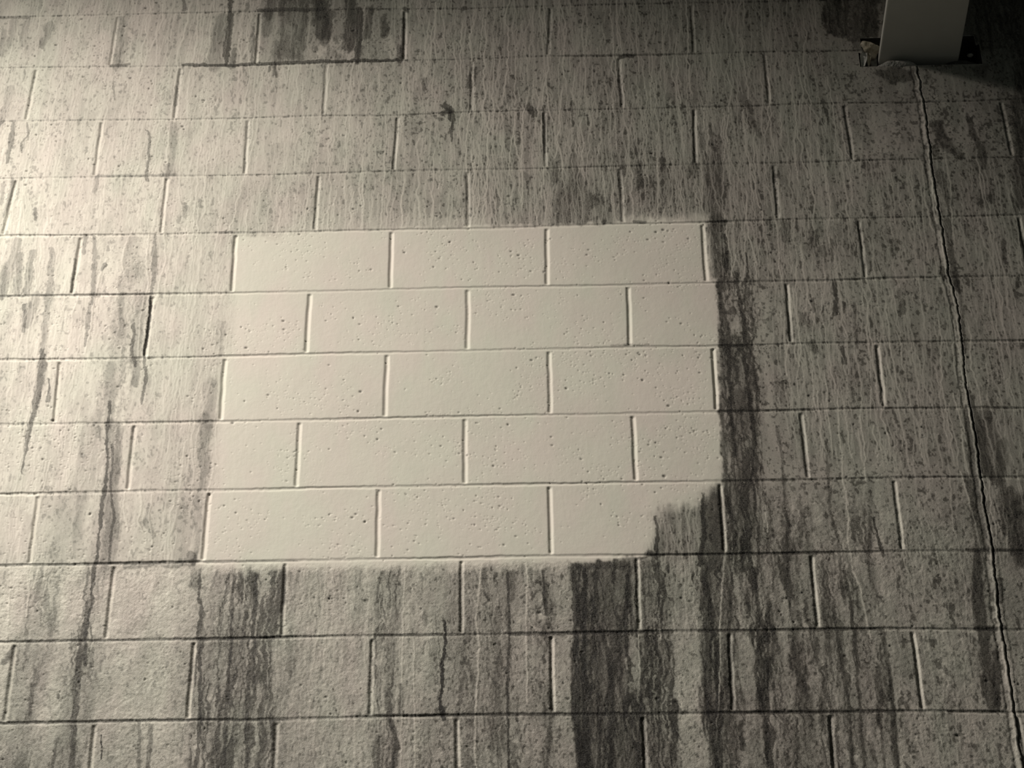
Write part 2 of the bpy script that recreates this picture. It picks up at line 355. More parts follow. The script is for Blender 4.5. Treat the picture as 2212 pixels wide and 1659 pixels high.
 ([(1240,1225,6),(1242,1330,7),(1245,1500,6),(1252,1680,8)],0,.34),([(1262,1225,6),(1262,1400,6),(1266,1560,9),(1262,1680,11)],0,.14),([(1248,1380),(1250,1500),(1254,1680)],4,.25),([(1292,1500),(1296,1600),(1292,1680)],4,.3),([(1311,1400),(1318,1470),(1312,1540)],4,.35),([(1275,1480),(1280,1600)],4,.35),([(1285,1240),(1288,1330),(1310,1400),(1325,1480)],6,.4),
 ([(1355,1240),(1350,1340),(1358,1450),(1366,1470)],4,.3),([(1330,1370),(1322,1460)],12,.5),([(1240,1220),(1350,1222)],10,.55),([(1318,1560),(1322,1660)],8,.4),
 ([(1385,1390),(1384,1540),(1380,1600)],3,.45),([(1415,1380),(1430,1440)],3,.45),([(1440,1390),(1448,1480)],8,.6),([(1460,1560),(1455,1640)],8,.55),
 ([(1525,1230),(1530,1330),(1530,1540)],9,.45),([(1545,1370),(1550,1500),(1550,1680)],4,.35),([(1580,1240),(1576,1370),(1584,1530)],4,.5),([(1540,1540),(1545,1680)],10,.4),([(1630,1230),(1640,1330),(1632,1450),(1645,1530)],5,.4),([(1600,1560),(1602,1620)],6,.35),
]
LIGHTSPOT = [([(640,20),(650,55)],10),([(625,60),(640,110)],10),([(720,95),(760,118)],12),([(700,100),(690,120)],9),([(835,85),(850,115)],14),([(1335,1480),(1340,1530)],9),([(1170,1330),(1190,1340)],8),([(1820,-10),(1824,60)],5),([(1803,40),(1800,60)],4)]
Gb = G.copy()
for p, r, mlt in ST: streak(p, r, mlt)
# dark wet areas beside the beam, with shadow painted in on its right
patch_tone([(1770,-60),(1905,-60),(1893,82),(1840,90),(1800,78),(1776,60)], .50, 4, 1.5)
patch_tone([(1840,80),(1880,80),(1860,108),(1838,105)], .7, 4, 1.5)
patch_tone([(2085,-60),(2320,-60),(2320,150),(2140,135),(2090,80)], .85, 10, 2)  # beam's cast shadow painted into the wall tone, together with stains
patch_tone([(1888,146),(1984,146),(1980,172),(1950,178),(1930,182),(1905,168),(1888,160)], .56, 3, 1.2)
patch_tone([(1998,150),(2012,160),(2018,176),(2000,172)], .7, 3, 1.2)
patch_tone([(2090,142),(2136,142),(2130,164),(2110,168),(2096,156)], .72, 4, 1.5)
patch_tone([(560,-60),(866,-60),(866,134),(560,136)], .80, 5, 2)
G0 = G.copy()
for p, r in LIGHTSPOT:
    sl = win([a[0] for a in p], [a[1] for a in p], 30); d = polydist(p, sl, 1.6, [r]*len(p)); a = 1-sst(.6, 1.1, d)
    G[sl] = G[sl]*(1-a)+np.maximum(G[sl]*1.35, .24)*a

# streaky run-off texture in the soiled bands
def gather(F, wx):
    i = np.clip(np.arange(NX)[None, :]+np.round(wx).astype(int), 0, NX-1)
    return np.take_along_axis(F, i, 1)
wob = 5*noise(.05, .06, 201)+3.0*noise(.02, .018, 202)+1.5*noise(.01, .007, 203)
SN = gather(noise(.011, .16, 205)+.9*noise(.0052, .09, 206)+.6*noise(.0031, .05, 207), wob)
SN2 = gather(noise(.022, .10, 208)+.8*noise(.010, .045, 209)+.5*noise(.005, .012, 210), wob*1.5)
RUN = np.clip(DARK*1.1+.18*lowR, 0, 1)
G *= 1-RUN*(.36+.34*RUN)*sst(.20, .46, SN)
G += RUN*.20*sst(.36, .50, SN2)*np.clip(1.3-DARK, .35, 1)
G *= 1+.16*(1-pm0)*np.clip(SN, -1, 1)*(1-RUN)*.5

# dark rivulets
G *= 1-dk*.70*np.clip(DARK*1.4, 0, 1)

# ---- named light rivulets of the photo
def lightline(pts, r, amp=1.):
    sl = win([p[0] for p in pts], [p[1] for p in pts], 14)
    d = polydist(pts, sl, .55, [r]*len(pts)); drip[sl] = np.maximum(drip[sl], amp*np.exp(-(d*.9)**2))
for pts, r in [
 ([(1041,1215),(1035,1280),(1032,1310),(1026,1335),(1031,1362),(1036,1400),(1033,1450),(1028,1540),(1026,1600),(1028,1680)],1.9),
 ([(1139,1215),(1140,1260),(1137,1340),(1138,1420),(1140,1520)],1.7),([(1563,1240),(1560,1262),(1556,1330),(1558,1400),(1553,1520),(1548,1600)],1.6),
 ([(1558,1045),(1562,1100),(1567,1150),(1568,1190),(1563,1230)],2.0),([(1827,1085),(1833,1110),(1834,1170),(1842,1230),(1856,1260),(1872,1330),(1882,1380)],2.2),
 ([(1810,860),(1812,940),(1820,980),(1822,1040),(1832,1090)],1.9),([(1857,900),(1868,960),(1868,1020),(1872,1040)],1.7),
 ([(1757,800),(1760,870),(1764,885)],1.5),([(2075,1020),(2086,1060),(2100,1110),(2118,1180),(2126,1240)],1.7),([(2060,850),(2072,900),(2085,990),(2095,1030)],1.7),
 ([(1760,-20),(1762,60)],1.2),([(875,1225),(870,1370),(868,1500),(866,1680)],1.5),([(893,1380),(895,1500),(898,1680)],1.6),([(1426,1360),(1428,1380)],1.5),
 ([(1380,1365),(1382,1480)],1.6),([(1170,395),(1172,430)],1.5),([(1172,240),(1168,290),(1174,340),(1176,400)],1.6),([(1312,480),(1305,400),(1303,370)],1.5),
 ([(1215,350),(1225,385),(1215,410)],1.4),([(55,500),(50,440),(45,420)],1.6),([(50,420),(42,500),(36,540),(26,575),(20,632)],1.9),([(36,540),(34,590),(38,635)],1.7),
 ([(65,560),(60,600),(62,640)],1.7),([(80,500),(76,560),(78,620),(66,700),(60,740),(58,800)],1.9),([(285,500),(268,540),(265,580)],1.8),([(322,500),(318,560),(320,620),(310,650),(300,720),(298,770)],1.6),
 ([(355,500),(358,560),(345,610),(338,650)],1.8),([(230,560),(215,600),(205,640),(198,700),(186,760)],1.7),([(305,1065),(306,1100),(298,1125),(308,1150)],1.6),([(272,1060),(268,1100),(278,1150)],1.5),
 ([(330,1070),(322,1120),(328,1160),(326,1210)],1.5),([(24,1215),(22,1300),(14,1400)],1.6),([(60,1240),(62,1290),(55,1330)],1.5),
 ([(1815,265),(1830,330),(1850,360)],1.4),([(1652,1090),(1660,1150)],1.2)]:
    lightline(pts, r)

STN = np.clip(G0/np.maximum(Gb, .01), 0, 1)
# composite rivulets: they are runs of clean paint showing through the film
lit = .94
dd = np.clip(drip*1.15, 0, 1)*.85
G = G + np.clip(lit*np.clip(.42+.72*tab(TT), 0, 1)*(.30+.70*STN) - G, 0, 1)*dd
Hh += .0006*drip - .0002*dk

# ---- rolled-over clean patch
patch = [(506,512),(640,502),(850,493),(1050,488),(1180,486),(1290,482),(1395,478),(1405,470),(1521,478),(1524,520),(1531,600),(1546,606),
 (1552,680),(1551,745),(1549,800),(1552,882),(1556,960),(1558,1034),(1556,1044),(1536,1056),(1515,1070),(1500,1088),(1470,1092),(1440,1098),(1418,1108),
 (1410,1150),(1408,1180),(1396,1200),(1300,1211),(1180,1216),(900,1222),(640,1226),(424,1226),(436,1160),(441,1062),(456,1050),(463,980),(470,900),(478,770),(492,740),(496,690),(502,636)]
sl, a = inside(patch, (slice(0, NZ), slice(0, NX)), 5., 1.0)
_, a3 = inside(patch, sl, 24., 2.4)
corner = np.exp(-(((PX-1490)/110)**2+((PY-1110)/75)**2))+np.exp(-(((PX-480)/60)**2+((PY-700)/90)**2))+np.exp(-(((PX-450)/50)**2+((PY-1010)/90)**2))
a = a+(a3-a)*np.clip(corner*1.6, 0, 1)
_, a2 = inside(patch, (slice(0, NZ), slice(0, NX)), 20., 1.8)
pm = np.clip(a*.90+a2*.16, 0, 1)
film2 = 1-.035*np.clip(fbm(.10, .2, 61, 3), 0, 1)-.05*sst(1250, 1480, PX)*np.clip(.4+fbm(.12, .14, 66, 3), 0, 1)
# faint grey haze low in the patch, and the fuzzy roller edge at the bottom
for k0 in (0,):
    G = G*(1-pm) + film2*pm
haze = inside([(640,478),(850,470),(1060,470),(1060,500),(640,510)], (slice(0, NZ), slice(0, NX)), 14., 1.5)[1]
haze2 = inside([(1340,468),(1530,462),(1530,484),(1340,490)], (slice(0, NZ), slice(0, NX)), 9., 1.5)[1]
hz = np.maximum(haze*.5, haze2*.8)
G = G*(1-hz)+np.maximum(G, .82)*hz
fuz = inside([(420,1222),(1230,1214),(1230,1226),(420,1236)], (slice(0, NZ), slice(0, NX)), 8., 1.8)[1]
G = G*(1-fuz*.75)+np.maximum(G, .9)*fuz*.75
Hh *= 1-.9*pm
for p, r, mlt in [([(1416,1112,3),(1418,1160,4),(1420,1206,5)],0,.45),([(1385,1204),(1412,1198)],6,.62),([(1519,1065,3),(1520,1120,6),(1515,1215,8)],0,.5),([(1545,1060),(1545,1210)],14,.75),([(540,500),(600,512)],9,.93)]: streak(p, r, mlt)
ROUGH = np.clip(.35+lowR*.9-pm*.2, .3, 1.3)

# ------------------------------------------------------------------ joints measured off the photo
HLp = {0:[(0,36),(400,27),(780,18.5),(1000,18),(1300,9),(1600,4)],
1:[(0,145.5),(237,143),(400,142),(540,140.5),(740,134),(870,130),(1050,126.6),(1130,121.5),(1230,120),(1330,120),(1480,116),(1675,110),(1800,109)],
2:[(60,260),(378,257),(550,254),(700,248),(850,249),(970,242),(1100,238),(1340,235),(1480,230.5),(1640,228),(1700,224),(1800,221.5),(1980,220),(2100,217),(2200,213)],
3:[(50,383.5),(250,381),(330,380),(470,378.5),(580,377),(700,373),(850,368),(960,366),(1110,364.6),(1330,358),(1500,354),(1700,350.6),(1850,347),(1930,343),(2000,343),(2180,339)],
4:[(0,508),(200,506.7),(340,505.7),(450,502),(560,501.6),(680,498.6),(840,494.8),(1050,492),(1110,490),(1190,486.7),(1350,481.6),(1510,479.6),(1620,476),(1700,473),(1850,470.8),(1930,468.7),(2050,467.7),(2200,462.7)],
5:[(0,638.6),(150,637),(300,634),(450,632.8),(560,630),(690,627.7),(840,624),(1000,619.6),(1110,618),(1300,615.6),(1450,611),(1620,608),(1660,606),(1800,605),(1900,599.6),(2000,598),(2100,596),(2200,595)],
6:[(0,776),(200,774.6),(310,772.5),(400,770.7),(500,768),(560,766.5),(700,762),(830,760),(1000,756.8),(1110,753.8),(1250,751.8),(1340,748),(1500,746.7),(1640,745),(1660,742),(1850,739),(2000,736.6),(2200,735)],
7:[(0,916),(200,913),(300,912.4),(400,910.6),(500,908.6),(560,907.3),(700,904.8),(840,901),(1000,898),(1110,895.4),(1250,894),(1400,891),(1550,888),(1700,886),(1800,881.8),(1900,881),(2100,879.5),(2200,881)],
8:[(0,1066),(200,1062.5),(300,1059),(400,1058),(500,1057.5),(560,1056),(700,1051.6),(840,1050),(1000,1046.6),(1110,1044.8),(1250,1043),(1360,1040),(1450,1039.7),(1600,1037.7),(1700,1035.7),(1800,1034),(1950,1030),(2200,1029.6)],
9:[(0,1220),(200,1217.5),(350,1213.7),(500,1212.4),(560,1211),(700,1208.6),(840,1206),(1000,1204.3),(1150,1199.7),(1300,1199),(1450,1197),(1600,1195),(1700,1193.4),(1900,1190),(2050,1188),(2200,1190)],
10:[(0,1385.8),(200,1382.8),(350,1379.5),(450,1380),(550,1377),(600,1375.7),(800,1372),(950,1370.6),(1050,1369.4),(1150,1367),(1300,1365),(1500,1361.8),(1650,1360.5),(1700,1358),(1900,1356),(2050,1358),(2180,1359)],
11:[(0,1561.8),(200,1557.5),(400,1554),(550,1554),(600,1553),(750,1549),(900,1545),(1050,1543),(1150,1541.5),(1350,1541.5),(1500,1540),(1650,1537.7),(1750,1538),(1900,1535),(2050,1535),(2180,1538)]}
Vp = {1:{0:(254,40,238,137),1:(561,40,553,132),2:(875,28,874,125),3:(1189,15,1185,115),4:(1494,10,1499,108)},
2:{0:(75,165,57,255),1:(387,170,377,253),2:(704,150,699,243),3:(1019.6,138,1018,235),4:(1337,130,1344,232),5:(1654,140,1661,215)},
3:{0:(218,275,205,372),1:(535,265,529,370),2:(859,257,851,358),3:(1176,245,1178,350),4:(1500,245,1502.5,345),5:(1825,228,1842,342),6:(2163,222,2186,335)},
4:{0:(33,395,8,500),1:(359.5,395,348,500),2:(688,385,680,495),3:(1010.8,375,1010.8,488),4:(1339,365,1345.6,475),5:(1672,360,1680,465)},
5:{0:(175,512,157,628),1:(509,515,501,625),2:(846,497,842.5,620),3:(1181,495,1182,612),4:(1517.7,485,1525,600),5:(1854.6,475,1869.8,598),6:(2202,475,2222,590)},
6:{1:(330,642,314,765),2:(669,640,661.5,760),3:(1010.8,627,1009.5,752),4:(1357,620,1360,745),5:(1699,610,1709,738)},
7:{0:(129,780,119,890),1:(486,775,476,905),2:(836,768,831,897),3:(1186,760,1188.6,890),4:(1540.5,752,1547,876),5:(1895,748,1909,872)},
8:{1:(291,920,276,1055),2:(647.5,913,640,1050),3:(1004.4,908,1004.4,1040),4:(1367,902,1373.4,1035),5:(1730.5,892,1745.7,1030)},
9:{0:(82,1070,63,1217),1:(452,1065,439,1208),2:(818,1058,814.6,1205),3:(1187,1050,1191,1200),4:(1555.7,1045,1565.8,1190),5:(1930.5,1037,1949.5,1187)},
10:{1:(247,1220,228,1378),2:(617,1220,609.5,1370),3:(997,1210,997,1366),4:(1376,1205,1381,1360),5:(1753,1205,1767,1350)},
11:{0:(28,1420,10,1557),1:(419,1395,405,1550),2:(804.4,1385,799,1540),3:(1191,1385,1193.7,1538),4:(1576,1375,1583.6,1535),5:(1973.5,1378,1992.5,1525)},
12:{1:(202.5,1580,195,1659),2:(597,1570,592,1659),3:(987,1570,988,1659),4:(1390,1555,1395,1659),5:(1794,1550,1802.6,1659),6:(2198,1545,2218,1659)}}
BW, BH = .4064, .2032
HW = {}
for k, pts in HLp.items():
    x, z = unproj([p[0] for p in pts], [p[1]+1.5 for p in pts])
    zz = np.interp(gx, x, z)
    ker = np.ones(91)/91; zz = np.convolve(np.pad(zz, 45, 'edge'), ker, 'valid')
    HW[k] = zz
HW[12] = np.full(NX, -12*BH)
jd = np.full((NZ, NX), 0, np.float32)        # groove depth
JG = np.zeros((NZ, NX), np.float32)          # horizontal joint line, for grime
jvar = noise(.06, .5, 71)[0]; jvar2 = noise(.012, .5, 72)[0]; jv3 = noise(.25, .5, 73)[0]
for k, zz in HW.items():
    wv = .0046*(1+.25*np.roll(jvar, k*113))
    edge = zz + .0008*np.roll(jvar2, k*77)
    dep = .0015*(1+.45*np.roll(jv3, k*211))*(1.0 if k > 3 else .7)
    k0 = max(0, int((ZT-zz.max())/DZ)-10); k1 = min(NZ, int((ZT-zz.min())/DZ)+10)
    if k1 <= k0: continue
    d = GZ[k0:k1]-edge[None]                 # + above centre
    prof = np.clip(1-np.abs(d)/wv[None], 0, 1)
    # sharp upper lip, slack lower slope
    prof = np.where(d > 0, np.clip((wv[None]*1.0-d)/(.0022), 0, 1), np.cos(np.clip(-d/(wv[None]*1.5), 0, 1)*np.pi/2)**2)
    jd[k0:k1] = np.maximum(jd[k0:k1], prof*dep[None])
    JG[k0:k1] = np.maximum(JG[k0:k1], np.exp(-((d-.0018)/.0030)**2))
def rowz(r, x):
    i = np.clip(((x-X0)/DX).astype(int), 0, NX-1)
    top = HW[r-1][i] if r-1 in HW else np.full(i.shape, (1-r)*BH)
    return top, HW[r][i]
VJ = np.zeros((NZ, NX), np.float32); VH = np.zeros((NZ, NX), np.float32)
rng = np.random.default_rng(5)
for r, dct in Vp.items():
    for c in range(-1, 8):
        if c in dct:
            xt, yt, xb, yb = dct[c]
            wx, wz = unproj([xt, xb], [yt, yb])
        elif r <= 1 and c > 4 or (c == 6 and r in (2, 4, 6, 8, 10)): continue
        else:
            xx = (c-3-(0 if r % 2 else .5))*BW; wx = np.array([xx, xx]); wz = np.array([-(r-1)*BH, -r*BH])
        xm = wx.mean()
        if xm < X0 or xm > X1: continue
        top, bot = rowz(r, np.array([xm])); top, bot = top[0], bot[0]
        k0 = max(0, int((ZT-top)/DZ)); k1 = min(NZ, int((ZT-bot)/DZ)+1)
        i0 = max(0, int((xm-.03-X0)/DX)); i1 = min(NX, int((xm+.03-X0)/DX))
        s = (slice(k0, k1), slice(i0, i1))
        zc = GZ[s]; t = (zc-wz[0])/(wz[1]-wz[0]+1e-9)
        xc = wx[0]+(wx[1]-wx[0])*t + .0009*noise(.5, .03, 500+r*10+c)[s]
        clean = pm[s].mean()
        hwid = rng.uniform(.0074, .0084) + .0006*clean
        dep = rng.uniform(.0030, .0044)*(1-.12*clean)
        if (r <= 4): dep *= rng.uniform(.6, 1.)
        d = np.abs(GX[s]-xc)/hwid
        prof = np.cos(np.clip(d, 0, 1)*np.pi/2)**2
        endf = np.clip((top-.006-zc)/.006, 0, 1)*np.clip((zc-bot-.004)/.006, 0, 1)
        jd[s] = np.maximum(jd[s], prof*dep*np.maximum(endf, .0))
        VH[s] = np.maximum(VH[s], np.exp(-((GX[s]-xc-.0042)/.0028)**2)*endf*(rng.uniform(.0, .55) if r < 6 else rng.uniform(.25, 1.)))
        VJ[s] = np.maximum(VJ[s], np.exp(-((GX[s]-xc+.0025)/.0035)**2)*endf)
# grime sits in the joints, washed through by the rivulets
gj = np.clip(1-1.5*drip, 0, 1)
bead = np.clip(.45+.9*noise(.0055, .5, 81)[0:1]*np.ones((NZ, 1), np.float32), 0, 1)
filmj = tab(TT)
JA = JG*(1-pm*.9)*np.where(lowR > .5, .26, .78*gj*bead)*np.clip(1.25-filmj*.55, .35, 1)
G *= 1-np.clip(JA, 0, .9)
G *= 1-.30*VJ*(1-pm*.85)*np.clip(gj+.2, 0, 1)  # shaded left flank of head joints painted darker, along with its grime
G *= 1-.16*JG*pm
G = G+np.clip(.97-G, 0, 1)*VH*(1-pm)*np.clip(1.15-RUN*.5, 0, 1)*.8   # lit right flank of head joints: highlight painted in as cleaner paint
# selected heavily soiled lengths of bed joint
for p, r, mlt in [([(240,142),(280,139)],4,.45),([(395,140),(500,141),(560,138),(700,133),(860,130)],4.5,.28),([(8,262),(0,268)],4,.5),
 ([(0,38),(60,37)],4,.5),([(1000,19),(1005,16)],6,.4),([(875,18),(880,22)],6,.35),([(560,22),(700,20)],6,.4),
 ([(1205,121),(1500,116)],3,.62),([(1340,123),(1365,121)],6,.25),([(955,245),(975,242)],6,.3),([(205,381),(380,377)],4,.6),([(475,502),(500,502)],4,.5),
 ([(0,640),(120,637),(330,634)],3,.55),([(205,640),(215,640)],4,.5),([(0,1386),(150,1384),(440,1380)],3,.45),([(430,1380),(560,1377),(620,1375)],5,.42),
 ([(820,1372),(870,1371),(1000,1370)],4,.5),([(1100,1369),(1200,1368),(1450,1364)],6,.34),([(1510,1363),(1900,1358)],5,.42),([(2110,1357),(2170,1357)],7,.3),([(1100,1543),(1350,1542)],5,.34),
 ([(1350,1541),(1480,1540)],4,.5),([(1530,1540),(1700,1538),(1950,1536)],6,.4),([(2050,1536),(2150,1536)],5,.5),([(0,1562),(200,1558),(420,1554),(620,1554)],4,.42),([(810,1545),(1100,1543)],4,.42),
 ([(440,1214),(640,1211)],3,.55),([(0,1220),(200,1218),(430,1213)],4,.5),([(1400,1198),(1640,1196),(1800,1193)],4,.45),([(1555,888),(1640,887)],4,.4),([(1555,747),(1610,746)],5,.35),([(1560,1038),(1700,1036)],4,.45),
 ([(1320,746),(1400,744)],2.5,.6),([(1350,744),(1362,744)],4,.55),([(1700,1193),(1900,1190)],3,.55),([(1525,479),(1570,477)],3,.4),([(1640,886),(1760,884)],3,.5),([(1370,478),(1395,480)],4,.45),([(1300,480),(1320,481)],3,.5),
 ([(2040,598),(2046,600)],5,.4),([(2110,878),(2200,880)],3,.6),([(2090,1189),(2212,1188)],6,.42),([(1910,882),(2030,880)],2.5,.6)]:
    streak(p, r*.8, mlt+.12, .5)

# ---- crack with a bead of old sealant running down from the beam pocket
CR = [(1982,143),(1984,160),(1989,175),(1988,195),(1996,215),(2000,240),(2004,275),(2009,310),(2012,345),(2018,380),(2024,420),(2031,465),(2037,500),(2043,545),(2050,590),(2062,630),(2072,680),(2080,745),(2082,790),(2088,830),(2096,870),(2104,920),(2112,970),(2120,1030),(2128,1090),(2138,1150),(2146,1200),(2152,1260),(2162,1340),(2172,1400),(2182,1460),(2192,1540),(2202,1600),(2216,1700)]
cx, cz = unproj([p[0] for p in CR], [p[1] for p in CR])
zc = gz; xc = np.interp(-zc, -cz[::1], cx)
xc = xc + .0018*noise(.5, .018, 91)[:, 0] + .0009*noise(.5, .006, 92)[:, 0]
below = (zc < cz[0]).astype(np.float32)
d = GX-xc[:, None].astype(np.float32)
wig = 1+.6*noise(.5, .03, 93)[:, :1]
lowc = sst(560, 640, PY)*sst(900, 860, PY)
Hh += below[:, None]*(.0030*np.exp(-((d+.0055)/(.0034*wig))**2)*(1-.5*lowc))          # sealant ridge on the left lip
Hh += below[:, None]*(.0012*np.exp(-((d-.0075)/.003)**2))*sst(1000, 1300, PY)
jd = np.maximum(jd, below[:, None]*.0055*np.exp(-(d/.0015)**4))
G *= 1-below[:, None]*.60*np.exp(-((d)/.0020)**2)
dl = np.exp(-((d+.0165)/.003)**2)
G *= 1-below[:, None]*.30*dl
G = G+below[:, None]*np.exp(-((d+.0055)/.0030)**2)*np.clip(.74-G, 0, 1)*.55
jd = np.maximum(jd, below[:, None]*.0016*dl)

# ---- pits in the block faces, thicker low in each block
npit = 24000
r = np.random.default_rng(77)
cl = np.clip(.25+.9*fbm(.12, .07, 75, 2)+.4*noise(.03, .02, 76), 0.02, 1)
ii = r.integers(4, NX-4, npit*3); kk = r.integers(4, NZ-4, npit*3)
keep = r.uniform(0, 1, len(ii)) < cl[kk, ii]; ii, kk = ii[keep][:npit], kk[keep][:npit]
yy, xx = np.mgrid[-3:4, -3:4]
for i, k in zip(ii, kk):
    rr = .55+r.exponential(.22); rr = min(rr, 1.9); ex = r.uniform(.7, 1.5)
    g = np.exp(-(((xx+r.uniform(-.4, .4))/(rr*ex))**2+((yy*DZ/DX+r.uniform(-.4, .4))/rr)**2))
    k0, k1, i0, i1 = k-3, k+4, i-3, i+4
    if k0 < 0 or i0 < 0 or k1 > NZ or i1 > NX: continue
    Hh[k0:k1, i0:i1] -= .0013*rr*g.astype(np.float32)
    if rr > .9: G[k0:k1, i0:i1] *= 1-min(.6, (rr-.85)*.7)*g.astype(np.float32)
# ---- grain of the block face
Hh += lowR*(1-pm)*(.00020*noise(.0052, .006, 94)+.00022*noise(.0034, .004, 93))
Hh += ROUGH*(.00022*noise(.0045, .0045, 95)+.00030*noise(.011, .014, 96)+.0005*noise(.05, .05, 97))
Hh += .0006*noise(.4, .2, 98)

# ---- the beam pocket: an opening knocked through the face
pk_x, pk_z = unproj([1857,1857,2076,2110,2114,2122,2122], [143,84,79,78,100,108,139])
PXL, PXR, PZB, PZT = .8625, 1.196, -.268, -.158
G = np.clip(G, .012, 1.05)

# ------------------------------------------------------------------ wall mesh
ox0 = np.concatenate([[-4.0], np.arange(-2.60, X0-.01, .012)]); ox1 = np.concatenate([np.arange(X1+.006, 2.4, .012), [4.5]])
oz0 = np.array([1.55, .9, .6, .4, .3, .23]); oz1 = np.concatenate([np.arange(ZB-.006, -3.4, -.012), [-4.2, -5.2, -Z0]])
def mesh_axis(outer_lo, inner, outer_hi, snap):
    v = inner.copy()
    for s in snap: v[np.argmin(np.abs(v-s))] = s
    return np.concatenate([outer_lo, v, outer_hi])
ax = mesh_axis(ox0, gx, ox1, [PXL, PXR]); az = mesh_axis(oz0, gz, oz1, [PZT, PZB])
def refl(n0, n, n1, step0, vals, origin, sgn):
    idx = np.round(sgn*(vals-origin)/step0).astype(int)
    idx = np.abs(idx); idx = np.where(idx > n-1, 2*(n-1)-idx, idx); return np.clip(idx, 0, n-1)
ix = refl(0, NX, 0, DX, ax, X0, 1); iz = refl(0, NZ, 0, DZ, az, ZT, -1)
NXa, NZa = len(ax), len(az)
H = (Hh-jd)[np.ix_(iz, ix)]
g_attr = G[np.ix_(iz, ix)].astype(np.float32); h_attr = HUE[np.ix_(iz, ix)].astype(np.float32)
r_attr = (ROUGH*np.ones_like(G))[np.ix_(iz, ix)].astype(np.float32)
# unfold the joint at the outline so the rim of the wall is flat
H[0] = H[-1] = 0; H[:, 0] = H[:, -1] = 0
AX, AZ = np.meshgrid(ax, az)
co = np.empty((NZa*NXa, 3), np.float32)
co[:, 0] = AX.ravel(); co[:, 1] = -H.ravel(); co[:, 2] = AZ.ravel()+Z0
k, i = np.meshgrid(np.arange(NZa-1), np.arange(NXa-1), indexing='ij')
v0 = (k*NXa+i)
quads = np.stack([v0, v0+NXa, v0+NXa+1, v0+1], -1).reshape(-1, 4)
cxm = ((AX[:-1, :-1]+AX[1:, 1:])/2).ravel(); czm = ((AZ[:-1, :-1]+AZ[1:, 1:])/2).ravel()
jag = .0025*np.sin(cxm*170)+.002*np.sin(cxm*410+1)
notch = (cxm > 1.135) & (cxm < PXR-.010) & (czm < PZT) | (cxm <= 1.135)
hole = (cxm > PXL) & (cxm < PXR) & (czm > PZB) & (czm < PZT) & notch | ((cxm > 1.13) & (cxm < PXR) & (czm > PZB) & (czm < -.196+jag))
hole &= ~((cxm < PXL+.010) & (czm > -.215+jag))
quads = quads[~hole].astype(np.int32)
me = bpy.data.meshes.new('wall_back')
me.vertices.add(len(co)); me.vertices.foreach_set('co', co.ravel())
me.loops.add(quads.size); me.loops.foreach_set('vertex_index', quads.ravel())
me.polygons.add(len(quads)); me.polygons.foreach_set('loop_start', np.arange(0, quads.size, 4, dtype=np.int32))
me.update(calc_edges=True)
me.polygons.foreach_set('use_smooth', np.ones(len(quads), bool))
for nm, arr in (('soil_light', g_attr), ('tint', h_attr), ('coarse', r_attr)):
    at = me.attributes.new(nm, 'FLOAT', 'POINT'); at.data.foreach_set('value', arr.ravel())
wall = bpy.data.objects.new('wall_back', me); C.objects.link(wall); wall['kind'] = 'structure'
del co, quads, AX, AZ, H, v0, k, i

